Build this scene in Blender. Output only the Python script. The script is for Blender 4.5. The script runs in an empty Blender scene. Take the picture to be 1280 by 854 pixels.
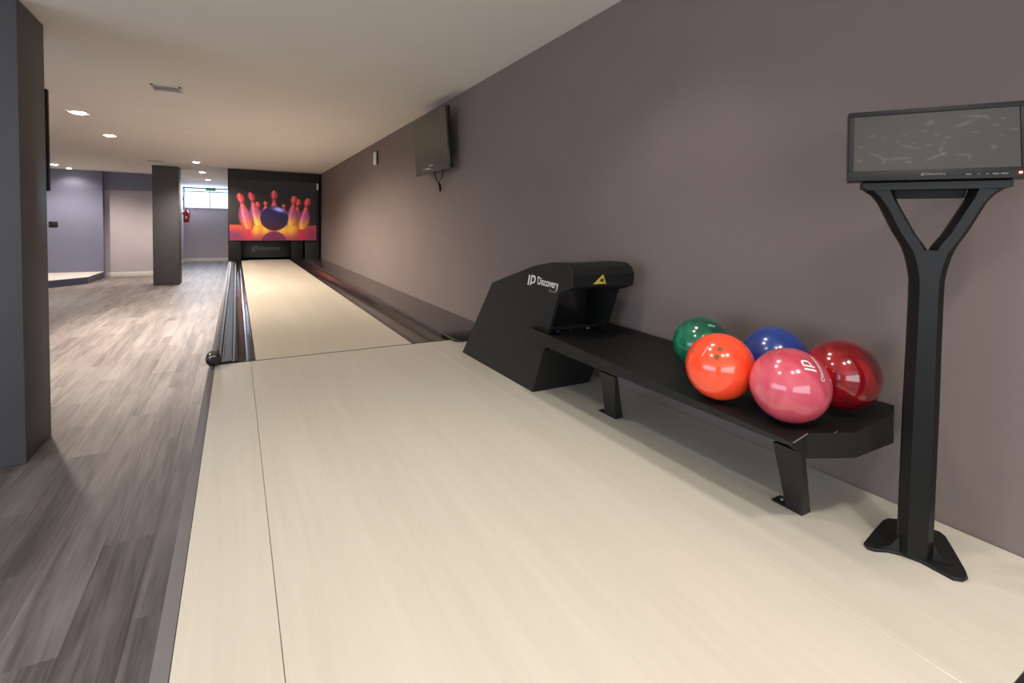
import bpy, bmesh, math, random
import numpy as np
from mathutils import Vector, Matrix
R_ = random.Random(7)
S = bpy.context.scene
COL = S.collection
# ------------------------------------------------------------ camera
cam_d = bpy.data.cameras.new('camera'); cam = bpy.data.objects.new('camera', cam_d); COL.objects.link(cam)
def set_camera():
    f, cx, cy, slope = 615.0, 640.0, 306.0, 0.014           # calibrated on 1280 x 854
    vy = Vector((295-cx, 279-cy, f)).normalized()
    up = Vector((1, slope, 0)).cross(vy).normalized()
    if up.y > 0: up = -up
    xr = vy.cross(up)
    if xr.x < 0: xr = -xr
    rows = Matrix((xr, vy, up))                              # image frame (x right, y down, z forward) -> world
    right = rows @ Vector((1, 0, 0)); down = rows @ Vector((0, 1, 0)); fwd = rows @ Vector((0, 0, 1))
    m = Matrix((right, -down, -fwd)).transposed().to_4x4()
    m.translation = Vector((0, 0, 0.9))
    cam.matrix_world = m
    cam_d.sensor_width = 36; cam_d.sensor_fit = 'HORIZONTAL'; cam_d.lens = 36*f/1280
    cam_d.shift_x = 0.0; cam_d.shift_y = -(427-cy)/1280
    cam_d.clip_start = 0.02; cam_d.clip_end = 200
set_camera(); S.camera = cam
# ------------------------------------------------------------ world, exposure, large lights
S.view_settings.view_transform = 'Standard'; S.view_settings.look = 'None'
S.view_settings.gamma = 1; S.view_settings.use_curve_mapping = False
S.view_settings.exposure = 1.03
W = bpy.data.worlds.new('daylight'); S.world = W; W.use_nodes = True
bg = W.node_tree.nodes['Background']; bg.inputs[0].default_value = (0.72, 0.88, 1.0, 1); bg.inputs[1].default_value = 1.1
WARM = (1.0, 0.89, 0.79); NEUT = (1.0, 0.93, 0.87)
def spot(name, loc, power, size=150, blend=.6, rad=.05, col=WARM, aim=(0, 0, -1)):
    d = bpy.data.lights.new(name, 'SPOT'); d.energy = power; d.spot_size = math.radians(size); d.spot_blend = blend
    d.shadow_soft_size = rad; d.color = col
    o = bpy.data.objects.new(name, d); COL.objects.link(o); o.location = loc
    o.rotation_euler = Vector(aim).to_track_quat('-Z', 'Y').to_euler(); return o
def area(name, loc, power, sx, sy, aim, col):
    d = bpy.data.lights.new(name, 'AREA'); d.shape = 'RECTANGLE'; d.size = sx; d.size_y = sy; d.energy = power; d.color = col
    o = bpy.data.objects.new(name, d); COL.objects.link(o); o.location = loc
    o.rotation_euler = Vector(aim).to_track_quat('-Z', 'Y').to_euler(); return o
ZC = 2.19; ZF = -.56; XW = 1.909
# unseen lamps over the playing area: some inferred from shadows, others added as fill
for lx_, ly_, lp_ in ((1.0, -.2, 26), (-.35, 1.1, 26), (.3, -1.6, 52), (1.1, -2.0, 40), (.5, .0, 18), (.5, 1.6, 16), (1.1, 1.6, 12)): spot('lamp_light', (lx_, ly_, ZC-.03), lp_, 116, .5, rad=.07, col=NEUT)
area('daylight_fill', (-1.6, -4.0, .9), 48, 5.5, 1.9, (0, 1, .12), (.93, .95, 1.0))  # added fill light from behind the camera; no window known there
area('daylight_fill', (-5.9, .4, .8), 45, 5, 1.7, (1, .1, .1), (.64, .76, 1.0))
area('daylight_fill', (-.95, 21.5, 1.8), 26, 1.3, .65, (0, -1, -.25), (.6, .78, 1.0))

# ------------------------------------------------------------ helpers
def srgb(r, g, b):
    f = lambda c: (c/255/12.92) if c/255 <= .04045 else ((c/255+.055)/1.055)**2.4
    return (f(r), f(g), f(b), 1)
def mat(name, col, rough=.5, metal=0, noise=0, nscale=8, bump=0, coat=0, emis=None, estr=0, spec=None):
    m = bpy.data.materials.new(name); m.use_nodes = True; nt = m.node_tree; b = nt.nodes['Principled BSDF']
    b.inputs['Base Color'].default_value = col; b.inputs['Roughness'].default_value = rough; b.inputs['Metallic'].default_value = metal
    b.inputs['Coat Weight'].default_value = coat; b.inputs['Coat Roughness'].default_value = .04
    if spec is not None: b.inputs['Specular IOR Level'].default_value = spec
    if emis: b.inputs['Emission Color'].default_value = emis; b.inputs['Emission Strength'].default_value = estr
    n = nt.nodes.new('ShaderNodeTexNoise'); n.inputs['Scale'].default_value = nscale; n.inputs['Detail'].default_value = 4
    g = nt.nodes.new('ShaderNodeNewGeometry'); nt.links.new(g.outputs['Position'], n.inputs['Vector'])
    if noise:
        r = nt.nodes.new('ShaderNodeValToRGB'); k = noise
        r.color_ramp.elements[0].position = .3; r.color_ramp.elements[1].position = .7
        r.color_ramp.elements[0].color = tuple(c*(1-k) for c in col[:3])+(1,); r.color_ramp.elements[1].color = tuple(min(1, c*(1+k)) for c in col[:3])+(1,)
        nt.links.new(n.outputs['Fac'], r.inputs['Fac']); nt.links.new(r.outputs['Color'], b.inputs['Base Color'])
    if bump:
        n2 = nt.nodes.new('ShaderNodeTexNoise'); n2.inputs['Scale'].default_value = 350; nt.links.new(g.outputs['Position'], n2.inputs['Vector'])
        bp = nt.nodes.new('ShaderNodeBump'); bp.inputs['Strength'].default_value = bump; bp.inputs['Distance'].default_value = .001
        nt.links.new(n2.outputs['Fac'], bp.inputs['Height']); nt.links.new(bp.outputs['Normal'], b.inputs['Normal'])
    return m
def wood(name, dark, light, rough, sx, sy, coat=0, vary=0, knots=0):
    """streaks running along world Y, fine fibres on top; vary = per-object tone"""
    m = bpy.data.materials.new(name); m.use_nodes = True; nt = m.node_tree; b = nt.nodes['Principled BSDF']; L = nt.links.new
    g = nt.nodes.new('ShaderNodeNewGeometry'); oi = nt.nodes.new('ShaderNodeObjectInfo')
    add = nt.nodes.new('ShaderNodeVectorMath'); add.operation = 'ADD'; L(g.outputs['Position'], add.inputs[0])
    sc = nt.nodes.new('ShaderNodeVectorMath'); sc.operation = 'SCALE'; sc.inputs[0].default_value = (13, 37, 5); L(oi.outputs['Random'], sc.inputs['Scale']); 
    if vary: L(sc.outputs[0], add.inputs[1])
    mp = nt.nodes.new('ShaderNodeMapping'); mp.inputs['Scale'].default_value = (sx, sy, 1); L(add.outputs[0], mp.inputs[0])
    n = nt.nodes.new('ShaderNodeTexNoise'); n.inputs['Scale'].default_value = 1; n.inputs['Detail'].default_value = 5; n.inputs['Distortion'].default_value = .6 if knots else .2; L(mp.outputs[0], n.inputs['Vector'])
    mp2 = nt.nodes.new('ShaderNodeMapping'); mp2.inputs['Scale'].default_value = (sx*9, sy*5, 1); L(add.outputs[0], mp2.inputs[0])
    n2 = nt.nodes.new('ShaderNodeTexNoise'); n2.inputs['Scale'].default_value = 1; n2.inputs['Detail'].default_value = 3; L(mp2.outputs[0], n2.inputs['Vector'])
    mx = nt.nodes.new('ShaderNodeMath'); mx.operation = 'MULTIPLY_ADD'; mx.inputs[1].default_value = .35; L(n2.outputs['Fac'], mx.inputs[0]); 
    m3 = nt.nodes.new('ShaderNodeMath'); m3.operation = 'MULTIPLY'; m3.inputs[1].default_value = .65; L(n.outputs['Fac'], m3.inputs[0]); L(m3.outputs[0], mx.inputs[2])
    r = nt.nodes.new('ShaderNodeValToRGB'); r.color_ramp.elements[0].position = .33; r.color_ramp.elements[1].position = .66
    r.color_ramp.elements[0].color = dark; r.color_ramp.elements[1].color = light
    out = mx.outputs[0]
    if vary:
        m4 = nt.nodes.new('ShaderNodeMath'); m4.operation = 'MULTIPLY_ADD'; m4.inputs[1].default_value = vary; L(oi.outputs['Random'], m4.inputs[0])
        m5 = nt.nodes.new('ShaderNodeMath'); m5.operation = 'SUBTRACT'; m5.inputs[1].default_value = vary/2; L(out, m5.inputs[0]); L(m5.outputs[0], m4.inputs[2]); out = m4.outputs[0]
    L(out, r.inputs['Fac']); L(r.outputs['Color'], b.inputs['Base Color'])
    b.inputs['Roughness'].default_value = rough; b.inputs['Coat Weight'].default_value = coat; b.inputs['Coat Roughness'].default_value = .12
    bp = nt.nodes.new('ShaderNodeBump'); bp.inputs['Strength'].default_value = .08; bp.inputs['Distance'].default_value = .002
    L(out, bp.inputs['Height']); L(bp.outputs['Normal'], b.inputs['Normal'])
    return m
def vcol_mat(name, rough=.4, emis=0, coat=0):
    m = bpy.data.materials.new(name); m.use_nodes = True; nt = m.node_tree; b = nt.nodes['Principled BSDF']
    a = nt.nodes.new('ShaderNodeVertexColor'); a.layer_name = 'print'
    nt.links.new(a.outputs['Color'], b.inputs['Base Color']); b.inputs['Roughness'].default_value = rough; b.inputs['Coat Weight'].default_value = coat
    if emis: nt.links.new(a.outputs['Color'], b.inputs['Emission Color']); b.inputs['Emission Strength'].default_value = emis
    return m
def link(name, bm, m, parent=None, smooth=False, angle=None):
    me = bpy.data.meshes.new(name); bmesh.ops.recalc_face_normals(bm, faces=bm.faces[:]); bm.to_mesh(me); bm.free()
    if m: me.materials.append(m)
    if smooth or angle:
        for p in me.polygons: p.use_smooth = True
    if angle: me.set_sharp_from_angle(angle=math.radians(angle))
    o = bpy.data.objects.new(name, me); COL.objects.link(o)
    if parent:
        o.parent = parent
        if not parent.parent: o.matrix_parent_inverse = parent.matrix_basis.inverted()
    return o
def thing(name, label, cat, loc=(0, 0, 0), group=None):
    o = bpy.data.objects.new(name, None); COL.objects.link(o); o.location = loc; o.empty_display_size = .1
    o['label'] = label; o['category'] = cat
    if group: o['group'] = group
    return o
def tag(o, label, cat, group=None):
    o['label'] = label; o['category'] = cat
    if group: o['group'] = group
    return o
def struct(o): o['kind'] = 'structure'; return o
def box(bm, x0, x1, y0, y1, z0, z1, bev=0, seg=2):
    r = bmesh.ops.create_cube(bm, size=1); vs = r['verts']
    for v in vs: v.co = Vector((x0+(v.co.x+.5)*(x1-x0), y0+(v.co.y+.5)*(y1-y0), z0+(v.co.z+.5)*(z1-z0)))
    if bev:
        es = list({e for v in vs for e in v.link_edges}); bmesh.ops.bevel(bm, geom=es, offset=bev, segments=seg, affect='EDGES', profile=.5)
def B(name, x0, x1, y0, y1, z0, z1, m, parent=None, bev=0, seg=2):
    bm = bmesh.new(); box(bm, x0, x1, y0, y1, z0, z1, bev, seg); return link(name, bm, m, parent, angle=40 if bev else None)
def prism(bm, pts, vec, bev=0):
    """pts: 3D polygon, extruded along vec"""
    a = [bm.verts.new(p) for p in pts]; b = [bm.verts.new(Vector(p)+Vector(vec)) for p in pts]; n = len(pts)
    bm.faces.new(a); bm.faces.new(b[::-1])
    for i in range(n): bm.faces.new([a[i], b[i], b[(i+1) % n], a[(i+1) % n]])
    if bev:
        es = list({e for v in a+b for e in v.link_edges}); bmesh.ops.bevel(bm, geom=es, offset=bev, segments=2, affect='EDGES', profile=.5)
def rings(bm, rs, closed=True, cap0=False, cap1=False):
    vs = [[bm.verts.new(p) for p in r] for r in rs]; n = len(rs[0])
    for a, b in zip(vs, vs[1:]):
        for i in range(n if closed else n-1): bm.faces.new([a[i], a[(i+1) % n], b[(i+1) % n], b[i]])
    if cap0: bm.faces.new(vs[0][::-1])
    if cap1: bm.faces.new(vs[-1])
    return vs
def lathe(bm, prof, c, axis='z', n=28):
    """prof: list of (r, h)"""
    rs = []
    for r, h in prof:
        ring = []
        for i in range(n):
            t = 2*math.pi*i/n; p = {'z': (r*math.cos(t), r*math.sin(t), h), 'y': (r*math.cos(t), h, r*math.sin(t)), 'x': (h, r*math.cos(t), r*math.sin(t))}[axis]
            ring.append(Vector(c)+Vector(p))
        rs.append(ring)
    rings(bm, rs, True, True, True)
def tube(bm, pts, r, n=8):
    pts = [Vector(p) for p in pts]; rs = []
    for i, p in enumerate(pts):
        t = (pts[min(i+1, len(pts)-1)]-pts[max(i-1, 0)]).normalized()
        a = t.cross(Vector((0.3, 0.2, 1))).normalized(); b = t.cross(a)
        rs.append([p+r*(math.cos(2*math.pi*k/n)*a+math.sin(2*math.pi*k/n)*b) for k in range(n)])
    rings(bm, rs, True, True, True)
def smooth_path(pts, k=6):
    pts = [Vector(p) for p in pts]; P = [pts[0]]+pts+[pts[-1]]; out = []
    for i in range(1, len(P)-2):
        for j in range(k):
            t = j/k; a, b, c, d = P[i-1], P[i], P[i+1], P[i+2]
            out.append(.5*((2*b)+(c-a)*t+(2*a-5*b+4*c-d)*t*t+(3*b-3*c+d-a)*t**3))
    out.append(pts[-1]); return out
_txt = {}
def text_verts(s):
    """flat text as (verts in a box of unit width, height ratio, faces)"""
    if s in _txt: return _txt[s]
    cu = bpy.data.curves.new('t', 'FONT'); cu.body = s; cu.resolution_u = 4; cu.offset = .012
    ob = bpy.data.objects.new('t', cu); COL.objects.link(ob); dg = bpy.context.evaluated_depsgraph_get(); dg.update()
    me = bpy.data.meshes.new_from_object(ob.evaluated_get(dg)); v = np.array([x.co[:2] for x in me.vertices]); f = [list(p.vertices) for p in me.polygons]
    bpy.data.objects.remove(ob); mn, mx = v.min(0), v.max(0); v = (v-mn)/(mx-mn)
    _txt[s] = (v, f); return _txt[s]
def text(name, s, origin, right, up, m, parent, shear=0):
    """origin = lower left, right/up = full extent vectors"""
    v, f = text_verts(s); o, r, u = Vector(origin), Vector(right), Vector(up); bm = bmesh.new()
    vs = [bm.verts.new(o+r*float(a)+u*float(b)) for a, b in v]
    for q in f:
        try: bm.faces.new([vs[i] for i in q])
        except ValueError: pass
    return link(name, bm, m, parent)
def flat(bm, polys, origin, right, up, lift=(0, 0, 0)):
    o, r, u = Vector(origin), Vector(right), Vector(up)
    for p in polys:
        bm.faces.new([bm.verts.new(o+r*a+u*b) for a, b in p])
# the maker's mark beside the lettering: slanted bar and an open D
LOGO = [[(0, 0), (.16, 0), (.34, 1), (.18, 1)],
        [(.30, 0), (.44, 0), (.62, 1), (.48, 1)], [(.62, 1), (.595, .84), (.78, .84), (.86, 1)], [(.86, 1), (.78, .84), (.84, .7), (1, .8)],
        [(1, .8), (.84, .7), (.80, .45), (.94, .38)], [(.94, .38), (.80, .45), (.66, .32), (.72, .2)], [(.72, .2), (.66, .32), (.50, .32), (.48, .2)]]
def grid(name, o, r, u, nx, ny, fn, m, parent):
    """flat printed sheet: fn(U, V) -> rgb array 0..1 sRGB"""
    o, r, u = Vector(o), Vector(r), Vector(u); me = bpy.data.meshes.new(name)
    vs = [tuple(o+r*(i/nx)+u*(j/ny)) for j in range(ny+1) for i in range(nx+1)]
    fs = [(j*(nx+1)+i, j*(nx+1)+i+1, (j+1)*(nx+1)+i+1, (j+1)*(nx+1)+i) for j in range(ny) for i in range(nx)]
    me.from_pydata(vs, [], fs); at = me.color_attributes.new('print', 'FLOAT_COLOR', 'POINT')
    U, V = np.meshgrid(np.linspace(0, 1, nx+1), np.linspace(0, 1, ny+1)); c = np.clip(fn(U, V), 0, 1).reshape(-1, 3)
    c = np.where(c <= .04045, c/12.92, ((c+.055)/1.055)**2.4); c = np.concatenate([c, np.ones((len(c), 1))], 1)
    at.data.foreach_set('color', c.astype(np.float32).ravel()); me.materials.append(m)
    ob = bpy.data.objects.new(name, me); COL.objects.link(ob); ob.parent = parent; ob.matrix_parent_inverse = parent.matrix_basis.inverted()
    return ob
# ------------------------------------------------------------ materials
M = {}
M['wall'] = mat('mauve_grey_paint', srgb(119, 105, 99), .75, noise=.025, nscale=3, bump=.12)
M['ceiling'] = mat('white_ceiling_paint', srgb(236, 229, 220), .85, noise=.015, nscale=2)
M['lightwall'] = mat('pale_grey_paint', srgb(190, 180, 184), .8, noise=.02, nscale=3)
M['bluewall'] = mat('blue_grey_paint', srgb(122, 124, 146), .8, noise=.02, nscale=3)
M['column'] = mat('dark_grey_paint', srgb(82, 79, 80), .55, noise=.04, nscale=4, bump=.1)
M['white'] = mat('white_trim_paint', srgb(228, 222, 214), .5, noise=.02)
M['floor'] = wood('grey_oak_laminate', srgb(92, 84, 81), srgb(146, 136, 131), .52, 11, .8, coat=0, vary=.12, knots=1)
M['approach'] = wood('pale_maple_laminate', srgb(206, 198, 180), srgb(218, 210, 193), .36, 5, .35, coat=.08)
M['lane'] = wood('pale_maple_lane', srgb(208, 199, 178), srgb(219, 210, 190), .33, 5, .25, coat=.12)
M['black'] = mat('black_powder_coat', srgb(26, 26, 25), .5, noise=.08, nscale=30, bump=.25, spec=.3)
M['blackgloss'] = mat('glossy_black_plastic', srgb(22, 21, 21), .2, noise=.05, nscale=10, coat=.5)
M['gutter'] = mat('glossy_dark_gutter', srgb(44, 39, 39), .2, noise=.1, nscale=6, coat=.25)
M['void'] = mat('matte_black', srgb(14, 14, 14), .8, noise=.05)
M['mask'] = mat('charcoal_board', srgb(40, 37, 37), .6, noise=.04)
M['capdark'] = mat('dark_grooved_cap', srgb(30, 26, 27), .36, noise=.08, nscale=6, spec=.3)
M['grey'] = mat('grey_edge_trim', srgb(118, 112, 112), .5, noise=.03)
M['print'] = vcol_mat('printed_picture', .6, .11)  # faint emission brightens the print in place of lamp light
M['screen'] = vcol_mat('dim_lit_screen', .5, .05)
M['tvscreen'] = mat('dark_tv_glass', srgb(58, 55, 48), .22, noise=.02, nscale=2, coat=.2)
M['silver'] = mat('brushed_silver', srgb(170, 168, 165), .35, metal=.8, noise=.05)
M['letter'] = mat('white_lettering', srgb(215, 210, 205), .5, noise=.02, nscale=40)
M['letter2'] = mat('grey_lettering', srgb(120, 116, 114), .5, noise=.02, nscale=40)
M['pinkletter'] = mat('magenta_lettering', srgb(150, 90, 110), .5, noise=.02, nscale=40)
M['yellow'] = mat('yellow_sticker', srgb(200, 180, 70), .5, noise=.03, nscale=40)
M['red'] = mat('red_enamel', srgb(205, 32, 30), .3, noise=.04, coat=.3)
M['green'] = mat('green_sign', srgb(30, 110, 80), .5, noise=.03, emis=srgb(20, 120, 80), estr=.15)
M['lamp'] = mat('lamp_glow', (1, .9, .78, 1), .5, noise=.01, emis=(1, .9, .78, 1), estr=14)
M['redled'] = mat('red_power_light', srgb(230, 40, 40), .4, noise=.01, emis=(1, .08, .06, 1), estr=6)
M['blue_knob'] = mat('blue_plastic', srgb(50, 90, 140), .4, noise=.05)
M['vent'] = mat('grey_vent_metal', srgb(205, 197, 190), .6, noise=.03)
M['glass'] = mat('frosted_window_glass', (.85, .95, 1, 1), .3, noise=.01)
g_ = M['glass'].node_tree.nodes['Principled BSDF']; g_.inputs['Transmission Weight'].default_value = 1; g_.inputs['IOR'].default_value = 1.1
M['brass'] = mat('dull_steel_bolt', srgb(150, 146, 138), .35, metal=.7, noise=.05)

# ------------------------------------------------------------ room shell
b0 = struct(B('floor', -6.2, XW+.2, -4.2, 21.8, ZF-.12, ZF-.009, M['floor']))
ncount = 0; xe = -.157; pw, pl = .186, 1.22
shared = None; rest = bmesh.new()
row = 0; x1 = xe
def plank_bm(bm, cx, cy, w, l):
    w -= .0004; l -= .0004; z0, z1, c = ZF-.009, ZF, .0006
    P = [(-1, -1), (1, -1), (1, 1), (-1, 1)]
    rings(bm, [[(cx+a*w/2, cy+b*l/2, z0) for a, b in P], [(cx+a*w/2, cy+b*l/2, z1-c) for a, b in P], [(cx+a*(w/2-c), cy+b*(l/2-c), z1) for a, b in P]], True, False, True)
while x1 > -6.0:
    off = (row*.47) % 1*pl; y = -3.9+off
    while y < 21.5:
        l = min(pl, 21.6-y); cx, cy = x1-pw/2, y+l/2
        vis = cx > -.335*cy-.35 and cy > .9
        if vis and cy < 10.5 and ncount < 290 and l == pl:
            if shared is None:
                bm = bmesh.new(); plank_bm(bm, 0, 0, pw, pl); o = link('plank', bm, M['floor']); shared = o.data
            else: o = bpy.data.objects.new('plank', shared); COL.objects.link(o)
            o.location = (cx, cy, 0); o.parent = b0; ncount += 1
        else: plank_bm(rest, cx, cy, pw, l)
        y += pl
    x1 -= pw; row += 1
o = link('far_planks', rest, M['floor'], b0); o['kind'] = 'stuff'
print('planks', ncount)
struct(B('ceiling', -6.2, XW+.2, -4.2, 21.8, ZC, ZC+.12, M['ceiling']))
struct(B('wall_right', XW, XW+.15, -4.2, 21.8, ZF-.1, ZC, M['wall']))
bm = bmesh.new(); box(bm, -6.2, -4.4, -4.2, -4.05, ZF-.1, ZC); box(bm, 1.2, XW, -4.2, -4.05, ZF-.1, ZC); box(bm, -4.4, 1.2, -4.2, -4.05, ZF-.1, -.1); box(bm, -4.4, 1.2, -4.2, -4.05, 1.9, ZC)  # unseen front wall; its opening is added to go with the fill light
struct(link('wall_front', bm, M['lightwall']))
# left wall with a long window opening beside the photographer (outside the frame)
bm = bmesh.new(); box(bm, -6.15, -6.0, -4.05, -2.4, ZF, ZC); box(bm, -6.15, -6.0, 4.0, 16.2, ZF, ZC); box(bm, -6.15, -6.0, -2.4, 4.0, ZF, -.3); box(bm, -6.15, -6.0, -2.4, 4.0, 1.7, ZC)
struct(link('wall_left', bm, M['lightwall']))
# blue-grey wall behind the platform and the pale wall beside it, with a beam band on top
YB, YL = 16.2, 16.4
o = struct(B('wall_blue', -6.0, -2.985, YB, YB+.3, ZF, ZC, M['bluewall']))
bm = bmesh.new(); box(bm, -2.985, -1.67, YL, 21.75, ZF, ZC)
wl = struct(link('wall_pale', bm, M['lightwall']))
bm = bmesh.new(); box(bm, -2.985, -1.672, YL-.05, YL, 1.73, ZC); struct(link('trim_1', bm, M['bluewall']))
struct(B('baseboard_left', -2.98, -1.665, YL-.016, YL, ZF, ZF+.12, M['white'], bev=.003))
# far wall with the high window
YW = 21.6; wz0, wz1 = 1.44, 2.15; wx0, wx1 = -1.66, .2
bm = bmesh.new(); box(bm, -1.67, XW, YW, YW+.15, ZF, wz0); box(bm, wx1, XW, YW, YW+.15, wz0, ZC); box(bm, wx0, wx1, YW, YW+.15, wz1+.02, ZC)
struct(link('wall_back', bm, M['lightwall']))
struct(B('baseboard_back', -1.65, XW-.01, YW-.016, YW, ZF, ZF+.13, M['white'], bev=.003))
struct(B('baseboard_side', -1.67, -1.654, YL, YW-.02, ZF, ZF+.13, M['white'], bev=.003))
wn = bpy.data.objects.new('window_1', None); COL.objects.link(wn); wn.location = ((wx0+wx1)/2, YW, wz0); struct(wn)
bm = bmesh.new(); box(bm, wx0, wx1, YW-.02, YW+.06, wz0-.02, wz0+.015); box(bm, wx0, wx1, YW-.02, YW+.06, wz1, wz1+.02)
for xm in (wx0, -.86, wx1-.03): box(bm, xm, xm+.025, YW, YW+.05, wz0, wz1)
link('window_frame', bm, M['lightwall'], wn)
for a, b in ((wx0+.02, -.86), (-.835, wx1-.03)): B('pane', a, b, YW+.02, YW+.026, wz0+.01, wz1, M['glass'], wn)
M['rail'] = mat('dark_window_rail', srgb(70, 85, 110), .5, noise=.03)
B('rail', wx0, wx1, YW-.05, YW-.02, 2.03, 2.06, M['rail'], wn)
for w in M.values(): pass
# ------------------------------------------------------------ columns
def column(x0, x1, y0, y1, label):
    bm = bmesh.new(); box(bm, x0, x1, y0, y1, ZF, ZC, .006); o = link('column', bm, M['column'], angle=40); tag(o, label, 'column', None)
    return o
column(-1.62, -1.102, 3.94, 4.40, 'large dark grey square column cut by the left edge of the picture')
column(-1.66, -1.16, 13.8, 14.42, 'distant dark grey square column standing between pale wall and window')
# ------------------------------------------------------------ approach platform
ap = thing('bowling_approach', 'raised pale maple approach floor in front of the foul line', 'platform', (.9, 2, ZF))
YA, YF = .335, 3.60
def panel(x0, x1, y0, y1):
    bm = bmesh.new(); box(bm, x0+.0007, x1-.0007, y0, y1, -.03, 0, .0012, 1); return link('floor_panel', bm, M['approach'], ap)
panel(-.120, .080, YA, YF); panel(.080, 1.262, YA, YF); panel(1.262, XW-.003, YA, YF)
B('substructure', -.115, XW-.005, YA+.01, YF-.01, ZF, -.031, M['void'], ap)
B('front_edge', -.155, XW-.004, YA-.02, YA-.001, ZF, .0, M['blackgloss'], ap, bev=.002)
sk = B('side_panel', -.155, -.121, YA, YF-.012, ZF, -.004, M['grey'], ap, bev=.003); sk['label'] = 'grey painted edge panel'
# ------------------------------------------------------------ lane and gutters
YE = 13.25
ln = thing('bowling_lane', 'long pale glossy bowling lane running from foul line to black pin deck', 'bowling lane', (.64, 8, 0))
B('lane_surface', .110, 1.170, YF+.034, YE+.5, -.03, -.002, M['lane'], ln, bev=.001, seg=1)
B('foul_line', -.12, 1.42, YF-.001, YF+.0335, -.03, -.005, M['void'], ap)
B('lane_base', .115, 1.165, YF+.036, YE+.5, ZF, -.031, M['void'], ln)
B('lane_edge', .103, .1095, YF+.035, YE+.145, -.04, -.0015, M['blackgloss'], ln); B('lane_edge', 1.1705, 1.177, YF+.035, YE+.145, -.04, -.0015, M['blackgloss'], ln)
def channel(name, x0, x1, depth, y0, y1, m, parent, n=10, flatb=.0):
    bm = bmesh.new(); rs = []
    for yy in (y0, y1):
        r = []
        for i in range(n+1):
            t = i/n; s = math.sin(math.pi*t)**.7; r.append(Vector((x0+(x1-x0)*t, yy, -.006-depth*s)))
        rs.append(r)
    rings(bm, rs, False); return link(name, bm, m, parent, angle=60)
gl = thing('left_gutter', 'glossy black gutter on the open left side of the lane', 'gutter', (0, 8, -.1))
channel('channel', .012, .102, .04, YF+.035, YE+.145, M['gutter'], gl)
B('channel_base', .012, .102, YF+.036, YE+.145, ZF, -.06, M['void'], gl)
bm = bmesh.new(); prof = [(-.119, -.03), (-.119, .004), (-.112, .010), (-.095, .012), (-.085, .004), (-.078, .004), (-.070, .010), (-.030, .010), (-.024, .003), (-.016, .003), (-.008, .008), (.004, .006), (.011, -.006), (.011, -.03)]
rings(bm, [[(x, yy, z) for x, z in prof] for yy in (YF+.035, YE+.145)], True, True, True); link('divider_cap', bm, M['capdark'], gl, angle=35)
B('divider_base', -.118, .010, YF+.036, YE+.145, ZF, -.031, M['void'], gl)
o = B('side_panel', -.155, -.1195, YF+.035, YE+.145, ZF, -.002, M['grey'], gl, bev=.003); o['label'] = 'grey painted edge panel'
bm = bmesh.new(); lathe(bm, [(.030, -.045), (.040, -.04), (.044, -.03), (.044, .035), (.03, .045)], (-.128, 3.60, .045), 'y', 24); lathe(bm, [(.016, -.052), (.02, -.048), (.02, -.03)], (-.128, 3.60, .045), 'y', 16)
k = link('end_cap', bm, M['blackgloss'], gl, angle=40); k['label'] = 'round glossy black end knob'
gr = thing('right_gutter', 'dark gutter between the lane and the black wall ledge', 'gutter', (1.3, 8, -.1))
channel('channel', 1.178, 1.43, .045, YF+.035, YE+.145, M['gutter'], gr, 14)
B('channel_base', 1.18, 1.43, YF+.036, YE+.145, ZF, -.07, M['void'], gr)
ld = thing('wall_ledge', 'long low black ledge between right gutter and mauve wall', 'ledge', (1.68, 8, 0))
def ledge(y0, y1):
    x0, x1, z0, z1, r = 1.472, XW-.004, -.03, .024, .014; bm = bmesh.new()
    prof = [(x0, z0), (x0, z1-r)]+[(x0+r-r*math.cos(a), z1-r+r*math.sin(a)) for a in (.4, .8, 1.2, 1.57)]+[(x1, z1), (x1, z0)]
    rings(bm, [[(x, yy, z) for x, z in prof] for yy in (y0, y1)], True, True, True); return link('ledge_top', bm, M['ledge'], ld, angle=40)
M['ledge'] = mat('satin_black_ledge', srgb(62, 56, 55), .25, noise=.05, nscale=5, coat=.2)
ledge(3.80, YE+.145)
# rounded front piece lying over the approach edge
bm = bmesh.new(); x0, x1, y0, y1, r = 1.472, XW-.004, 3.50, 3.797, .05
pl_ = [(x1, y1), (x0, y1), (x0, y0+r)]+[(x0+r-r*math.cos(a), y0+r-r*math.sin(a)) for a in (.3, .6, .9, 1.2, 1.57)]+[(x1, y0)]
ins = [(x1, y1), (x0+.01, y1), (x0+.01, y0+r)]+[(x0+r-(r-.01)*math.cos(a), y0+r-(r-.01)*math.sin(a)) for a in (.3, .6, .9, 1.2, 1.57)]+[(x1, y0+.01)]
rings(bm, [[(x, y, .001) for x, y in pl_], [(x, y, .016) for x, y in pl_], [(x, y, .024) for x, y in ins]], True, True, True)
link('ledge_end', bm, M['blackgloss'], ld, angle=50)
B('ledge_base', 1.432, XW-.005, YF+.036, YE+.145, ZF, -.031, M['void'], ld)
B('ledge_side', 1.432, 1.4715, YF+.013, YE+.145, -.03, -.006, M['blackgloss'], ld)
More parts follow.
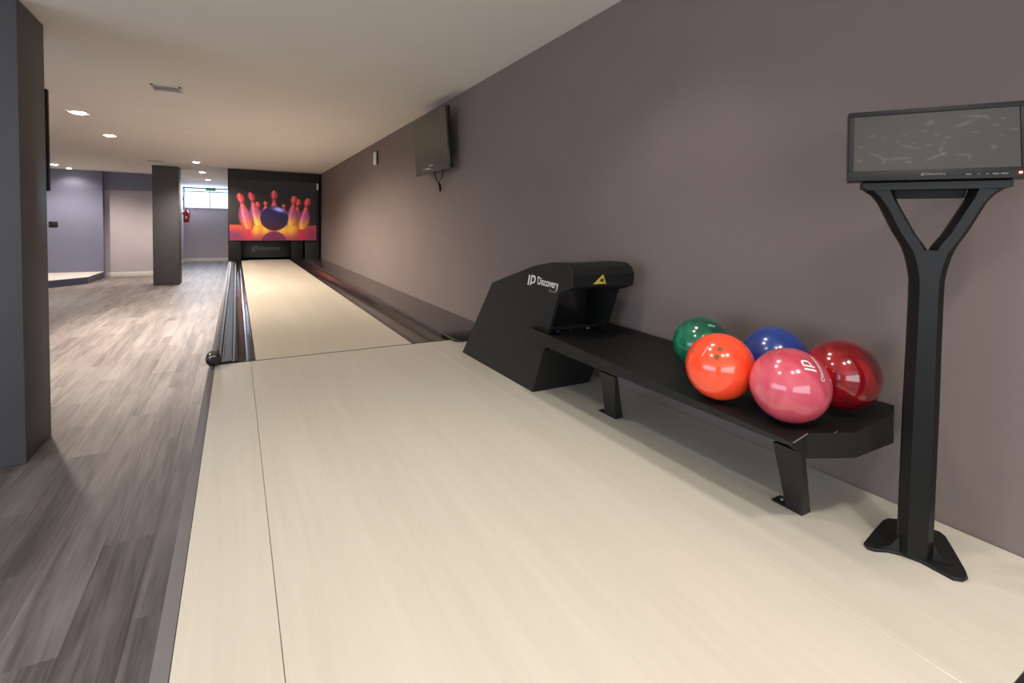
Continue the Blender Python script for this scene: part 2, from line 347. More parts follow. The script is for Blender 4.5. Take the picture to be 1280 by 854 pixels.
# ------------------------------------------------------------ masking unit with the printed picture
mu = thing('masking_unit', 'black panelled masking unit with bowling picture above the pin deck', 'masking unit', (.85, 13.4, ZF))
YM = 13.4
B('masking_board', -.165, 1.862, YM, YM+.06, .475, ZC-.02, M['mask'], mu, bev=.004)
B('side_panel', -.165, -.13, YM+.06, 15.2, ZF, ZC-.02, M['void'], mu)
B('side_panel', 1.83, 1.862, YM+.06, 15.2, ZF, ZC-.02, M['void'], mu)
B('kickback_panel', -.165, .10, YM+.01, YM+.05, ZF, .47, M['void'], mu, bev=.003)
B('kickback_panel', 1.20, 1.47, YM+.01, YM+.05, ZF, .47, M['void'], mu, bev=.003)
B('kickback_panel', 1.52, 1.862, YM+.03, YM+.06, ZF, .47, M['mask'], mu, bev=.003)
M['curtain'] = mat('black_pit_curtain', srgb(38, 37, 38), .5, noise=.06)
B('pit_curtain', .10, 1.20, YM+.25, YM+.29, .06, .46, M['curtain'], mu, bev=.004)
B('pit_back', -.12, 1.82, 15.1, 15.15, ZF, 1.8, M['void'], mu)
text('lettering', 'Discovery', (.50, YM+.247, .22), (.46, 0, .004), (0, 0, .11), M['letter2'], mu)
bm = bmesh.new(); flat(bm, LOGO, (.33, YM+.247, .20), (.14, 0, 0), (0, 0, .15)); link('logo', bm, M['letter2'], mu)
def paint(U, V):
    X = 370+U*625; Y = 632-V*482                    # working units of the picture
    C = np.zeros(U.shape+(3,)); C[:] = (.14, .13, .132)
    def put(mask, col): 
        m = np.clip(mask, 0, 1)[..., None]; C[:] = C*(1-m)+np.array(col)*m if not isinstance(col, np.ndarray) else C*(1-m)+col*m
    fl = np.clip((Y-503)/10, 0, 1); yy = np.clip((Y-505)/127, 0, 1)
    fc = np.stack([.85-.25*yy, .32-.12*yy, .20+.12*yy], -1)
    put(fl, fc)
    for gx, s in ((545, 45), (800, 60), (620, 35), (735, 35)): put(fl*.9*np.exp(-((X-gx)/s)**2-((Y-535)/60)**2), (.98, .78, .25))
    put(fl*.75*np.exp(-((X-400)/60)**2-((Y-590)/40)**2), (.45, .2, .38)); put(fl*.75*np.exp(-((X-965)/45)**2-((Y-560)/50)**2), (.55, .18, .35))
    for gx in (500, 880): put(fl*.7*np.exp(-((X-gx)/28)**2), (.82, .15, .28))
    def pin(hx, ty, bx, by, w, tint):
        t = (Y-ty)/(by-ty); ts = np.array([0, .03, .10, .17, .26, .33, .45, .62, .80, .93, 1.0]); ws = np.array([.05, .2, .29, .27, .17, .17, .30, .48, .5, .38, .3])
        hw = np.interp(t, ts, ws)*w; cxp = hx+(bx-hx)*t; d = (X-cxp)
        m = np.clip((hw-np.abs(d))/3+.5, 0, 1)*((t > 0) & (t < 1))
        top = np.array((.80, .25, .25)); mid = np.array((.70, .33, .50)); low = np.array(tint)
        tt = t[..., None]; col = np.where(tt < .3, top, np.where(tt < .6, top+(mid-top)*(tt-.3)/.3, mid+(low-mid)*np.clip((tt-.6)/.3, 0, 1)))
        sh = (1-.35*np.clip(np.abs(d)/np.maximum(hw, 1), 0, 1)**2)[..., None]; hi = np.exp(-((d+hw*.3)/(w*.09))**2)[..., None]*.18
        col = col*sh+hi; band = (((t > .225) & (t < .25)) | ((t > .275) & (t < .30)))[..., None]; col = np.where(band, col*.35, col)
        C[:] = C*(1-m[..., None])+col*m[..., None]
    pin(618, 315, 622, 440, 62, (.95, .55, .25)); pin(750, 335, 748, 440, 55, (.9, .4, .25))
    pin(562, 322, 568, 500, 70, (.95, .6, .25)); pin(862, 290, 828, 510, 80, (.9, .5, .25)); pin(512, 248, 570, 515, 90, (.97, .7, .25))
    pin(680, 226, 680, 520, 90, (.9, .5, .3)); pin(828, 264, 800, 512, 92, (.96, .62, .25)); pin(437, 258, 500, 540, 98, (.92, .42, .25)); pin(932, 281, 882, 538, 96, (.96, .6, .24))
    r = np.hypot((X-682)/103, (Y-452)/102); m = np.clip((1-r)*30, 0, 1)
    bc = np.stack([.17+.10*np.clip((Y-450)/100, 0, 1), .12+0*X, .30-.14*np.clip((Y-440)/110, 0, 1)], -1)
    hl = (np.exp(-((X-715)/42)**2-((Y-380-(X-715)*.25)/17)**2)*.85)[..., None]; bc = bc+hl*np.array((.75, .8, 1.0))
    put(m, bc)
    r = np.hypot((X-680)/92, (Y-640)/82); put(np.clip((1-r)*18, 0, 1)*(Y > 556)*.85, (.42, .14, .30))
    return C
grid('printed_picture', (-.135, YM-.002, .49), (1.92, 0, 0), (0, 0, 1.45), 300, 220, paint, M['print'], mu)
dv = thing('lane_camera', 'small white box on the black masking board by the wall', 'sensor', (1.82, YM-.03, 1.8))
B('casing', 1.792, 1.835, YM-.035, YM-.002, 1.77, 1.93, M['white'], dv, bev=.006); B('lens', 1.805, 1.822, YM-.038, YM-.034, 1.80, 1.82, M['void'], dv)
# ------------------------------------------------------------ ball return hood
bh = thing('ball_return', 'angular black ball return hood on the approach beside the wall', 'ball return', (1.6, 2.6, 0))
side = [(3.21, 0), (2.756, .548), (2.25, .694), (2.09, .722), (1.97, .722), (1.925, .703), (1.905, .67), (1.91, .612), (1.945, .596), (2.02, .574), (2.255, 0)]
HX0, HX1 = 1.406, 1.80
for a in (HX0, HX1-.014):
    bm = bmesh.new(); prism(bm, [(a, y, z) for y, z in side], (.014, 0, 0)); 
    bmesh.ops.bevel(bm, geom=[e for e in bm.edges], offset=.002, segments=1, affect='EDGES'); link('side_panel', bm, M['black'], bh)
t_ = .008; bm = bmesh.new(); top = side[:9]
inn = [(y-.0, z-t_) if i > 0 else (y-.012, z+.001) for i, (y, z) in enumerate(top)]; inn[5:9] = [(1.93, .693), (1.915, .665), (1.92, .62), (1.947, .605)]
rings(bm, [[(HX0+.013, y, z) for y, z in top]+[(HX0+.013, y, z) for y, z in inn[::-1]], [(HX1-.013, y, z) for y, z in top]+[(HX1-.013, y, z) for y, z in inn[::-1]]], True, True, True)
link('top_cover', bm, M['black'], bh, angle=30)
bm = bmesh.new(); box(bm, HX0+.014, HX1-.014, 0, .012, 0, .255)
for v in bm.verts: v.co.y += 2.255-v.co.z*(.235/.574)
link('front_panel', bm, M['black'], bh)
bm = bmesh.new(); prism(bm, [(HX0+.02, 2.18, .255), (HX0+.02, 2.34, .26), (HX0+.02, 2.34, .66), (HX0+.02, 2.33, .66), (HX0+.02, 2.31, .27), (HX0+.02, 2.18, .265)], (HX1-HX0-.04, 0, 0)); link('inner_panel', bm, M['void'], bh)
B('ball_flap', HX0+.10, HX1-.08, 2.20, 2.206, .36, .60, M['blackgloss'], bh, bev=.002)
for x, z, m in ((1.515, .333, 'blue_knob'), (1.60, .33, 'brass'), (1.72, .335, 'brass')):
    bm = bmesh.new(); lathe(bm, [(.010, 0), (.012, -.004), (.012, -.014), (.008, -.018)], (x, 2.19, z), 'y', 14); link('bolt' if m == 'brass' else 'indicator_knob', bm, M[m], bh, angle=40)
# lettering on the lane side panel: runs towards the camera (-Y)
lx = HX0-.0012
bm = bmesh.new(); flat(bm, LOGO, (lx, 2.322, .582), (0, -.085, .003), (0, 0, .056)); link('logo', bm, M['letter'], bh)
text('lettering', 'Discovery', (lx, 2.218, .583), (0, -.195, -.005), (0, 0, .055), M['letter'], bh)
text('lettering', 'Bowl', (lx, 2.105, .568), (0, -.06, 0), (0, 0, .014), M['letter2'], bh)
text('lettering', 'Discovery', (1.47, 1.985, .7232), (.20, 0, 0), (0, .06, 0), M['letter2'], bh)
# warning triangle on the hood lip
wl_ = thing
bm = bmesh.new(); yy = 1.9035; bm.faces.new([bm.verts.new(p) for p in ((1.530, yy+.0022, .624), (1.602, yy+.0022, .624), (1.590, yy-.0005, .672))]); bm.faces.new([bm.verts.new(p) for p in ((1.602, yy+.0022, .624), (1.612, yy+.0022, .624), (1.590, yy-.0005, .672))])
wt = link('warning_sticker', bm, M['yellow'], bh); wt['label'] = 'yellow warning triangle'
bm = bmesh.new(); bm.faces.new([bm.verts.new(p) for p in ((1.570, yy+.001, .637), (1.576, yy-.0, .648), (1.592, yy-.001, .652), (1.594, yy-.0, .634))]); link('warning_symbol', bm, M['void'], wt)
# ------------------------------------------------------------ ball rack
rk = thing('ball_rack', 'long black metal ball rack leading from the hood, holding five balls', 'ball rack', (1.6, 1.5, 0))
rim = [(1.372, 2.24, .364), (1.345, .79, .311), (1.405, .783, .328), (1.536, .722, .328), (1.80, .742, .328), (1.885, .775, .331), (1.886, 2.19, .352)]
low = [(1.342, 2.24, .306), (1.339, .787, .303), (1.430, .795, .245), (1.575, .738, .240), (1.80, .738, .238), (1.872, .775, .240), (1.884, 2.19, .25)]
bel = [(1.46, 2.20, .25), (1.46, .87, .247), (1.50, .84, .243), (1.60, .80, .240), (1.77, .80, .238), (1.83, .82, .240), (1.85, 2.17, .25)]
fli = [(1.405, 2.235, .342), (1.405, .88, .315), (1.44, .845, .315), (1.555, .79, .315), (1.785, .80, .315), (1.845, .83, .315), (1.845, 2.19, .336)]
bm = bmesh.new(); rings(bm, [bel, low, rim, fli], True, True, True); bmesh.ops.triangulate(bm, faces=[f for f in bm.faces if len(f.verts) > 4])
link('tray', bm, M['black'], rk, angle=15)
# seams at the octagonal end, their edge highlight put in as thin silver tubes
bm = bmesh.new(); tube(bm, [(1.346, .788, .3115), (1.404, .782, .3285)], .0016, 6); link('seam_highlight', bm, M['silver'], rk); bm = bmesh.new(); tube(bm, [(1.478, .749, .3285), (1.50, .752, .328)], .0012, 6); link('seam_highlight', bm, M['silver'], rk)
for ta, tb, fa, fb in ((.800, .888, .873, .925), (1.60, 1.70, 1.752, 1.822)):
    bm = bmesh.new()
    rings(bm, [[(1.412, ta, .262), (1.412, tb, .262), (1.553, fb, .001), (1.553, fa, .001)], [(1.428, ta, .262), (1.428, tb, .262), (1.600, fb, .001), (1.600, fa, .001)]], True, True, True)
    lg = link('leg', bm, M['black'], rk, angle=30)
    bm = bmesh.new(); prism(bm, [(1.553, fb, .0005), (1.553, fb+.05, .0005), (1.602, fb+.05, .0005), (1.602, fb, .0005)], (0, 0, .006), .001); fp = link('foot_plate', bm, M['black'], lg)
    bm = bmesh.new(); lathe(bm, [(.007, 0), (.008, .002), (.006, .006)], (1.577, fb+.027, .0065), 'z', 10); link('bolt', bm, M['brass'], lg)
# ------------------------------------------------------------ bowling balls
def ball_mat(name, c1, c2, scale, c3=None, rough=.08):
    m = bpy.data.materials.new(name); m.use_nodes = True; nt = m.node_tree; b = nt.nodes['Principled BSDF']; L = nt.links.new
    tc = nt.nodes.new('ShaderNodeTexCoord'); n = nt.nodes.new('ShaderNodeTexNoise'); n.inputs['Scale'].default_value = scale; n.inputs['Detail'].default_value = 6; n.inputs['Distortion'].default_value = 1.8
    L(tc.outputs['Object'], n.inputs['Vector']); r = nt.nodes.new('ShaderNodeValToRGB'); r.color_ramp.elements[0].position = .36; r.color_ramp.elements[0].color = c1; r.color_ramp.elements[1].position = .66; r.color_ramp.elements[1].color = c2
    if c3: e = r.color_ramp.elements.new(.8); e.color = c3
    L(n.outputs['Fac'], r.inputs['Fac']); L(r.outputs['Color'], b.inputs['Base Color']); b.inputs['Roughness'].default_value = rough+.1; b.inputs['Coat Weight'].default_value = .7; b.inputs['Coat Roughness'].default_value = rough
    return m
RB = .111
def ball(c, m, label, holes=(), extra=None):
    t = thing('bowling_ball', label, 'bowling ball', c, 'bowling balls on the rack')
    bm = bmesh.new(); bmesh.ops.create_uvsphere(bm, u_segments=64, v_segments=40, radius=RB)
    # finger holes: brown discs with a slight rim laid on the uncut shell
    sh = link('shell', bm, m, None, smooth=True); sh.location = (0, 0, 0); sh.parent = t
    for h in holes:
        h = Vector(h).normalized(); a = h.orthogonal().normalized(); b = h.cross(a); bm = bmesh.new(); rs = []
        for rr, d in ((.0085, -.0005), (.0083, .0007), (.0076, .0010), (.0070, .0004), (.0, .0004)):
            base = math.sqrt(RB*RB-rr*rr); rs.append([h*(base+d)+(a*math.cos(k)+b*math.sin(k))*max(rr, 1e-5) for k in [2*math.pi*i/20 for i in range(20)]])
        rings(bm, rs, True, False, True); ho = link('finger_hole', bm, M['hole'], None, smooth=True); ho.parent = t
    return t
M['hole'] = mat('brown_finger_disc', srgb(112, 74, 32), .6, noise=.05, nscale=60)
def on_ball(name, polys, c, u, wdt, hgt, m, t, x0=0, y0=0, lift=.0006):
    """wrap flat unit polygons on the sphere around direction c, u = reading direction"""
    c = Vector(c).normalized(); u = Vector(u); u = (u-c*u.dot(c)).normalized(); v = c.cross(u); bm = bmesh.new(); cache = {}
    for p in polys:
        vs = []
        for a, b in p:
            q = c+u*((x0+a*wdt)/RB)+v*((y0+b*hgt)/RB); vs.append(bm.verts.new(q.normalized()*(RB+lift)))
        bm.faces.new(vs)
    bmesh.ops.subdivide_edges(bm, edges=[e for e in bm.edges if e.calc_length() > .012], cuts=3, use_grid_fill=True)
    for q in bm.verts: q.co = q.co.normalized()*(RB+lift)
    bmesh.ops.triangulate(bm, faces=bm.faces[:])
    o = link(name, bm, m); o.parent = t; return o
def tpolys(s):
    v, f = text_verts(s); return [[tuple(v[i]) for i in q] for q in f]
orange = ball((1.428, 1.093, .438), ball_mat('orange_ball', srgb(250, 72, 38), srgb(255, 88, 50), 3, rough=.07), 'plain orange bowling ball with two finger holes on the rack', holes=((-.583, -.43, .689), (-.748, -.458, .48)))
on_ball('lettering', tpolys('Discovery'), (-.804, -.10, .60), (.35, -.1, .9), .040, .006, M['letter'], orange, -.02, -.003)
on_ball('emblem', LOGO, (-.777, .318, .50), (-.2, -.9, .2), .016, .016, M['letter2'], orange, -.008, -.008)
pink = ball((1.464, .874, .432), ball_mat('pink_ball', srgb(184, 60, 76), srgb(212, 96, 110), 4.5, srgb(222, 132, 138)), 'marbled pink bowling ball with white lettering, nearest on the rack')
# lettering reads away from the camera up the ball
cdir = Vector((-.16, -.62, .77)); 
on_ball('logo', LOGO, (-.25, -.62, .74), (.23, .51, .55), .040, .034, M['letter'], pink, -.022, -.017)
on_ball('lettering', tpolys('Discovery'), (.05, -.73, .67), (.23, .51, .55), .086, .019, M['letter'], pink, -.044, -.008)
ball((1.712, .853, .437), ball_mat('dark_red_ball', srgb(88, 8, 14), srgb(170, 14, 22), 5, srgb(214, 70, 62), rough=.05), 'dark red marbled bowling ball at the wall side near the rack end')
ball((1.703, 1.078, .440), ball_mat('blue_ball', srgb(30, 52, 120), srgb(42, 66, 145), 3, rough=.12), 'dark blue bowling ball behind the orange and pink balls')
green = ball((1.655, 1.358, .434), ball_mat('green_ball', srgb(8, 72, 50), srgb(22, 120, 82), 5, rough=.07), 'marbled green bowling ball behind the orange ball, farthest back')
on_ball('lettering', tpolys('Dis'), (-.30, -.55, .78), (.8, -.4, -.2), .026, .010, M['letter'], green, 0, 0)
# ------------------------------------------------------------ monitor stand
PHI = math.radians(55); U = Vector((math.cos(PHI), -math.sin(PHI), 0)); N = Vector((-math.sin(PHI), -math.cos(PHI), 0)); O = Vector((1.621, .60, 0)); Z = Vector((0, 0, 1))
def P3(s, z, d=0): return O+U*(s*.945)+Z*z+N*d
M['satin'] = mat('satin_black_stand', srgb(19, 19, 17), .4, noise=.06, nscale=12, spec=.22)
st = thing('monitor_stand', 'black Y shaped metal monitor stand on winged base plate by the wall', 'stand', (1.621, .60, 0))
def limb(rows, inset=.017, depth=.035, back=-.030):
    """rows (z, s_left, s_right, inset_left, inset_right): trapezoid section, narrow face forward"""
    bm = bmesh.new(); rs = []
    for (za, sa, zb, sb, il, ir) in rows:
        L_, R2 = P3(sa, za, back), P3(sb, zb, back); d = (R2-L_); w = d.length; d.normalize()
        rs.append([L_, L_+N*(depth*.45), L_+d*il+N*depth, R2-d*ir+N*depth, R2+N*(depth*.45), R2])
    rings(bm, rs, True, True, True); return bm
pole_rows = [(z, -w, z, w, .017, .017) for z, w in ((.01, .041), (.15, .041), (.40, .041), (.60, .0395), (.72, .039), (.775, .040), (.81, .046), (.835, .052), (.853, .058))]
link('pole', limb(pole_rows), M['satin'], st, angle=25)
def arm(sg):
    out = [(-.058, .853), (-.067, .872), (-.087, .907), (-.104, .943), (-.122, .981), (-.138, 1.002), (-.158, 1.0165)]
    inn_ = [(-.003, .853), (-.008, .863), (-.030, .895), (-.048, .930), (-.066, .965), (-.078, .990), (-.088, 1.022)]
    rows = []
    for (so, zo), (si, zi) in zip(out, inn_):
        rows.append((zo, so, zi, si, .015, .012) if sg > 0 else (zi, -si, zo, -so, .012, .015))
    return limb(rows)
link('arm', arm(1), M['satin'], st, angle=25); link('arm', arm(-1), M['satin'], st, angle=25)
bm = bmesh.new(); 
def slab(bm, pts, d0, d1, bev=.002): prism(bm, [P3(s, z, d0) for s, z in pts], N*(d1-d0), bev)
slab(bm, [(-.166, 1.020), (-.150, 1.014), (-.12, 1.016), (.12, 1.016), (.150, 1.014), (.166, 1.020), (.166, 1.037), (-.166, 1.037)], -.03, .010); link('top_plate', bm, M['satin'], st)
bm = bmesh.new(); slab(bm, [(-.078, .994), (.078, .994), (.085, 1.018), (-.085, 1.018)], -.05, -.028); link('rear_bracket', bm, M['void'], st)
# winged base plate
bp = [(1.567, .705), (1.554, .690), (1.560, .676), (1.590, .655), (1.612, .625), (1.620, .590), (1.616, .545), (1.614, .518), (1.628, .504), (1.652, .501), (1.682, .516), (1.75, .56), (1.815, .604), (1.828, .622), (1.822, .642), (1.80, .69), (1.790, .715), (1.768, .731), (1.74, .734), (1.65, .72)]
cxb, cyb = 1.68, .63; bm = bmesh.new()
def shr(k, z): return [(cxb+(x-cxb)*k, cyb+(y-cyb)*k, z) for x, y in bp]
rings(bm, [shr(.99, .0005), shr(1, .003), shr(1, .007), shr(.985, .010), shr(.75, .011)], True, True, True); link('base_plate', bm, M['black'], st, angle=35)
for sg in (-1, 1):
    bm = bmesh.new(); prism(bm, [P3(sg*.038, .011, -.012), P3(sg*.085, .011, -.012), P3(sg*.06, .022, -.012), P3(sg*.040, .055, -.012)], N*.004); link('gusset', bm, M['black'], st)
# ------------------------------------------------------------ scoring monitor
mo = thing('scoring_monitor', 'flat black monitor with dim grey screen on top of the Y stand', 'monitor', tuple(P3(0, 1.037)))
tl = math.radians(9); VU = (Z*math.cos(tl)-N*math.sin(tl)).normalized(); VN = U.cross(VU) if U.cross(VU).dot(N) > 0 else VU.cross(U)
MO = P3(-.007, 1.040, .018)
def Pm(s, h, d=0): return MO+U*s+VU*h+VN*d
hw, hh = .187, .198
def mbox(bm, s0, s1, h0, h1, d0, d1, bev=0):
    prism(bm, [Pm(s0, h0, d0), Pm(s1, h0, d0), Pm(s1, h1, d0), Pm(s0, h1, d0)], VN*(d1-d0), bev)
bm = bmesh.new(); mbox(bm, -hw, hw, 0, hh, -.028, 0, .004); link('housing', bm, M['blackgloss'], mo, angle=40)
bz, bb = .013, .028; bm = bmesh.new()
mbox(bm, -hw, hw, 0, bb, 0, .005, .0015); mbox(bm, -hw, hw, hh-bz, hh, 0, .005, .0015); mbox(bm, -hw, -hw+bz, bb, hh-bz, 0, .005, .0015); mbox(bm, hw-bz, hw, bb, hh-bz, 0, .005, .0015); link('bezel', bm, M['black'], mo, angle=40)
def blobs(U_, V_):
    X = 130+U_*1015; Yp = 60+(1-V_)*445
    C = np.zeros(U_.shape+(3,)); C[:] = (.19, .172, .148)
    L = [(255, 250, 30, 10, -.5), (325, 265, 18, 6, 0), (465, 255, 12, 8, 0), (625, 165, 28, 18, -.3), (595, 230, 20, 8, 0), (665, 265, 16, 9, 0), (830, 190, 60, 13, -.35), (900, 140, 60, 12, .1), (960, 150, 22, 12, .7),
         (1010, 215, 25, 9, .4), (890, 260, 20, 7, 0), (1050, 165, 14, 9, 0), (995, 380, 20, 20, 0), (1110, 255, 30, 9, 0), (180, 335, 14, 9, 0), (170, 450, 16, 14, 0), (300, 420, 75, 8, .55), (430, 440, 90, 9, -.05), (480, 345, 40, 7, .3),
         (545, 365, 35, 5, .1), (610, 340, 18, 10, 0), (690, 380, 14, 22, .3), (650, 440, 75, 10, -.45), (705, 420, 18, 14, 0), (710, 325, 22, 4, 0), (705, 340, 20, 4, 0), (820, 430, 40, 7, .1), (855, 450, 10, 20, 0), (735, 290, 35, 7, -.2), (420, 305, 14, 6, 0), (520, 325, 14, 6, 0), (490, 470, 24, 10, .4), (330, 470, 14, 14, 0), (1040, 290, 20, 6, .6)]
    for x, y, a, b, t in L:
        y = y*.98-20; c, s = math.cos(t), math.sin(t); dx, dy = X-x, Yp-y; r = ((dx*c+dy*s)/a)**2+((-dx*s+dy*c)/b)**2
        C += (np.exp(-r**1.5)*.095)[..., None]*np.array((1, .98, .95))
    r = ((X-1108)/24)**2+((Yp-92)/14)**2; C += np.exp(-r**2)[..., None]*np.array((-.12, .03, .06))
    return C
grid('screen', tuple(Pm(-hw+bz, bb, .002)), tuple(U*(2*hw-2*bz)), tuple(VU*(hh-bb-bz)), 240, 110, blobs, M['screen'], mo)
text('lettering', 'Discovery', tuple(Pm(-.014, .010, .0056)), tuple(U*.040), tuple(VU*.008), M['letter2'], mo)
bm = bmesh.new(); flat(bm, LOGO, tuple(Pm(-.026, .010, .0056)), tuple(U*.010), tuple(VU*.008)); link('logo', bm, M['letter2'], mo)
for s0, s1 in ((.066, .077), (.090, .093), (.106, .110), (.118, .130), (.134, .148)):
    bm = bmesh.new(); mbox(bm, s0, s1, .010, .0125, .005, .0056); link('button_mark', bm, M['letter2'], mo)
bm = bmesh.new(); mbox(bm, .168, .174, .010, .015, .005, .007); o = link('power_light', bm, M['redled'], mo); o['label'] = 'small glowing red power light'
# ------------------------------------------------------------ television on the right wall
tv = thing('wall_television', 'flat television tilted down on the mauve wall, close under the ceiling', 'television', (1.88, 4.9, 1.75))
A0 = Vector((1.792, 4.44, 1.465)); A1 = Vector((1.735, 5.28, 1.440)); tu = (A1-A0); tw = tu.length; tu.normalize()
upv = Vector((-.065, .0, 1)); upv = (upv-tu*upv.dot(tu)).normalized(); tn = upv.cross(tu); tn = tn if tn.x < 0 else -tn
th = .60
def Pt(a, h, d=0): return A0+tu*a+upv*h+tn*d
def tbox(bm, a0, a1, h0, h1, d0, d1, bev=0): prism(bm, [Pt(a0, h0, d0), Pt(a1, h0, d0), Pt(a1, h1, d0), Pt(a0, h1, d0)], tn*(d1-d0), bev)
bm = bmesh.new(); tbox(bm, 0, tw, 0, th, -.045, 0, .008); link('casing', bm, M['blackgloss'], tv, angle=40)
bm = bmesh.new(); tbox(bm, .012, tw-.012, .03, th-.012, 0, .002); link('screen', bm, M['tvscreen'], tv)
bm = bmesh.new(); tbox(bm, 0, tw, 0, .028, 0, .004, .001); link('lower_bezel', bm, M['tvscreen'], tv)
bm = bmesh.new(); tbox(bm, tw*.45, tw*.58, .062, .078, .002, .0035); o = link('emblem', bm, M['silver'], tv); o['label'] = 'small bright silver emblem'
bm = bmesh.new(); box(bm, 1.80, 1.905, 4.78, 4.90, 1.66, 1.86, .004); link('wall_bracket', bm, M['black'], tv)
bm = bmesh.new(); tube(bm, smooth_path([Pt(.40, .02, -.02), (1.80, 4.84, 1.40), (1.83, 4.86, 1.36), (1.86, 4.88, 1.31), (1.88, 4.90, 1.26)]), .006); tube(bm, smooth_path([Pt(.2, .02, -.02), (1.82, 4.70, 1.40), (1.83, 4.80, 1.37), (1.86, 4.88, 1.33)]), .005)
tube(bm, [(1.865, 4.89, 1.34), (1.875, 4.90, 1.27)], .014); link('cable', bm, M['black'], tv, smooth=True)
# small white control box farther along the wall
sb = thing('wall_control', 'small white box on the mauve wall beyond the television', 'control box', (1.905, 7.77, 1.83))
B('casing', 1.872, 1.9085, 7.70, 7.80, 1.835, 2.03, M['white'], sb, bev=.006); B('back_plate', 1.895, 1.9085, 7.62, 7.70, 1.84, 2.04, M['black'], sb, bev=.003)
# ------------------------------------------------------------ television behind the near column (edge only)
t2 = thing('television', 'black television edge just showing beyond the near dark column', 'television', (-1.6, 4.45, 1.1))
B('casing', -2.0, -1.098, 4.425, 4.465, 1.10, 1.78, M['void'], t2, bev=.004); B('screen', -1.985, -1.112, 4.465, 4.468, 1.12, 1.765, M['tvscreen'], t2); B('wall_bracket', -1.58, -1.45, 4.40, 4.426, 1.35, 1.55, M['black'], t2)
# ------------------------------------------------------------ low platform at the blue wall
pf = thing('stage_platform', 'low white topped platform with dark edge before the blue wall', 'platform', (-4, 15.5, ZF))
pp = [(-5.99, YB-.002), (-2.99, YB-.002), (-2.99, 16.0), (-3.02, 14.8), (-3.62, 14.05), (-5.99, 13.4)]
bm = bmesh.new(); prism(bm, [(x, y, ZF+.001) for x, y in pp], (0, 0, .15)); link('platform_base', bm, M['bluewall2'] if 'bluewall2' in M else mat('dark_blue_edge', srgb(62, 66, 88), .5, noise=.03), pf)
bm = bmesh.new(); prism(bm, [(x, y, ZF+.151) for x, y in pp], (0, 0, .014), .003); link('platform_top', bm, M['white'], pf)
so = thing('wall_socket', 'small black socket plate on the blue wall', 'socket', (-3.92, YB-.02, .8))
B('plate', -4.03, -3.86, YB-.025, YB-.001, .745, .875, M['black'], so, bev=.004); B('socket_insert', -3.99, -3.90, YB-.03, YB-.024, .78, .84, M['void'], so, bev=.003)
# ------------------------------------------------------------ fire extinguisher, conduit, exit sign
ex = thing('fire_extinguisher', 'red fire extinguisher hanging beside the far window corner', 'fire extinguisher', (-1.55, 20.9, .9))
cx_, cy_ = -1.545, 21.0
bm = bmesh.new(); lathe(bm, [(.05, .90), (.085, .905), (.092, .93), (.092, 1.22), (.08, 1.28), (.045, 1.325), (.028, 1.335), (.028, 1.35)], (cx_, cy_, 0), 'z', 24); body = link('cylinder', bm, M['red'], ex, angle=50)
bm = bmesh.new(); box(bm, cx_-.03, cx_+.035, cy_-.0945, cy_-.085, 1.03, 1.13, .004); link('paper_label', bm, M['white'], body, smooth=True)
bm = bmesh.new(); box(bm, cx_-.02, cx_+.02, cy_-.03, cy_+.02, 1.35, 1.385, .004); box(bm, cx_-.012, cx_+.012, cy_-.12, cy_, 1.385, 1.40, .003); box(bm, cx_-.012, cx_+.012, cy_-.10, cy_, 1.41, 1.42, .003); link('valve', bm, M['black'], ex)
bm = bmesh.new(); tube(bm, smooth_path([(cx_+.02, cy_-.02, 1.365), (cx_+.09, cy_-.04, 1.35), (cx_+.11, cy_-.05, 1.22), (cx_+.10, cy_-.05, 1.05)]), .012); link('hose', bm, M['black'], ex, smooth=True)
bm = bmesh.new(); box(bm, -1.668, cx_-.08, cy_-.03, cy_+.03, 1.18, 1.26, .003); link('wall_hook', bm, M['silver'], ex)
cd = thing('wall_conduit', 'thin grey conduit with junction box above the extinguisher', 'conduit', (-1.64, 21.3, 1.45))
B('conduit_pipe', -1.665, -1.640, 21.30, 21.325, 1.36, 2.18, M['rail'], cd, bev=.004); B('junction_box', -1.668, -1.61, 21.26, 21.36, 1.70, 1.80, M['rail'], cd, bev=.004)
es = thing('exit_sign', 'small green exit sign hanging before the far window', 'sign', (-.80, 21.3, 2.1))
B('sign_panel', -.965, -.645, 21.28, 21.30, 2.07, 2.185, M['green'], es, bev=.003)
for x0_, x1_, z0_, z1_ in ((-.93, -.90, 2.10, 2.155), (-.885, -.855, 2.10, 2.155), (-.84, -.81, 2.10, 2.155), (-.795, -.765, 2.10, 2.155), (-.74, -.69, 2.118, 2.138)):
    B('sign_mark', x0_, x1_, 21.276, 21.2795, z0_, z1_, M['letter2'], es)
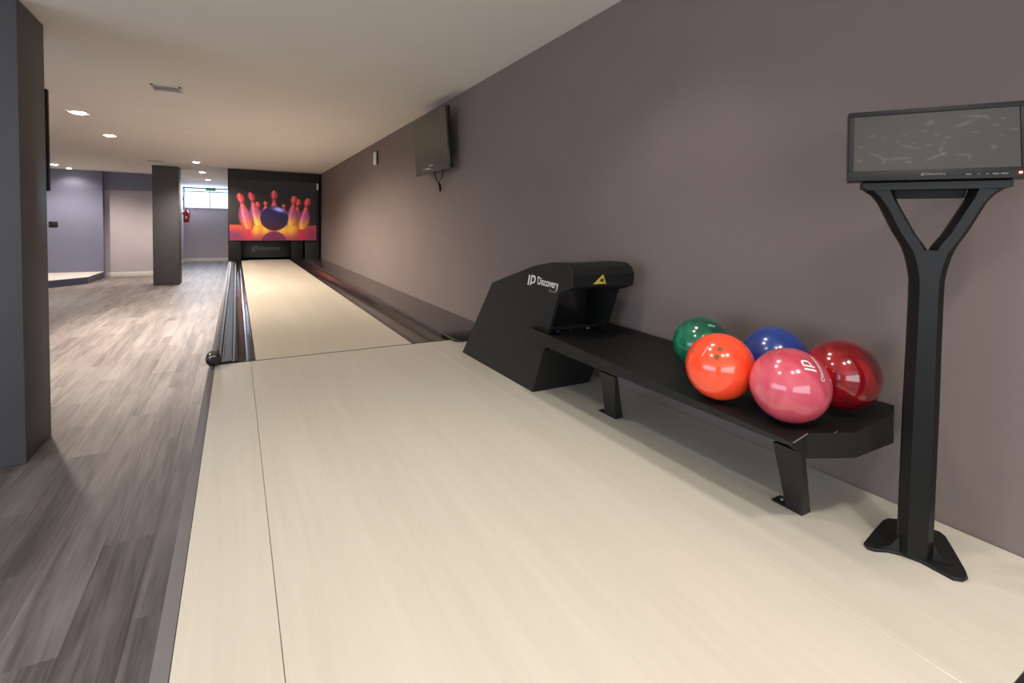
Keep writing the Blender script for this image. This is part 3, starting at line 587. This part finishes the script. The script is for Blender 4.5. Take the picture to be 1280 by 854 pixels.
# ------------------------------------------------------------ ceiling fittings
def downlight(x, y, label, power, s=.095, aim=(0, 0, -1), size=150):
    t = thing('ceiling_downlight', label, 'ceiling light', (x, y, ZC), 'ceiling downlights')
    bm = bmesh.new(); P = [(-1, -1), (1, -1), (1, 1), (-1, 1)]
    rings(bm, [[(x+a*s, y+b*s, ZC-.001) for a, b in P], [(x+a*s, y+b*s, ZC-.008) for a, b in P], [(x+a*s*.8, y+b*s*.8, ZC-.010) for a, b in P], [(x+a*s*.75, y+b*s*.75, ZC-.002) for a, b in P]], True); link('trim_ring', bm, M['white'], t)
    bm = bmesh.new(); lathe(bm, [(s*.55, ZC-.004), (s*.62, ZC-.012), (s*.5, ZC-.020), (s*.2, ZC-.024)], (x, y, 0), 'z', 20); link('lamp', bm, M['lamp'], t, smooth=True)
    bm = bmesh.new(); box(bm, x-s*.74, x+s*.74, y-s*.74, y+s*.74, ZC-.0035, ZC-.0015); link('reflector', bm, M['silver'], t)
    spot('lamp_light', (x, y, ZC-.06), power, size, aim=aim)
downlight(-1.62, 7.66, 'nearest visible square ceiling downlight, left of the vent', 300, .11, (.62, 0, -1), 112)
downlight(-1.64, 9.42, 'second square ceiling downlight, just beyond the nearest one', 230, .095, (.65, 0, -1), 104)
downlight(-.73, 12.45, 'ceiling downlight above the aisle just past the dark column', 110)
downlight(-.74, 14.85, 'middle of the three ceiling downlights before the far window', 110)
downlight(-.72, 17.3, 'farthest ceiling downlight, closest to the far window', 110)
downlight(-3.62, 15.0, 'left one of two ceiling downlights before the blue wall', 90)
downlight(-3.55, 15.85, 'right one of two ceiling downlights before the blue wall', 10, .07)
spot('lamp_light', (-1.62, 5.8, ZC-.03), 130, size=104, aim=(.7, 0, -1))
def vent(x0, x1, y0, y1, label):
    t = thing('ceiling_vent', label, 'ceiling vent', ((x0+x1)/2, (y0+y1)/2, ZC)); bm = bmesh.new()
    box(bm, x0, x1, y0, y0+.015, ZC-.012, ZC-.0005); box(bm, x0, x1, y1-.015, y1, ZC-.012, ZC-.0005); box(bm, x0, x0+.015, y0, y1, ZC-.012, ZC-.0005); box(bm, x1-.015, x1, y0, y1, ZC-.012, ZC-.0005); link('frame', bm, M['vent'], t)
    n = 7
    for i in range(n):
        yy = y0+.02+(y1-y0-.04)*(i+.5)/n; bm = bmesh.new(); prism(bm, [(x0+.016, yy-.012, ZC-.010), (x0+.016, yy+.010, ZC-.003), (x0+.016, yy+.012, ZC-.005), (x0+.016, yy-.010, ZC-.012)], (x1-x0-.032, 0, 0)); link('slat', bm, M['vent'], t)
    B('backing', x0+.01, x1-.01, y0+.01, y1-.01, ZC-.002, ZC-.0005, M['vent'], t)
vent(-.69, -.455, 5.69, 5.92, 'pale grey square ceiling vent, the nearer and larger one')
vent(-1.60, -1.34, 12.7, 12.95, 'small distant ceiling vent above the far dark column')
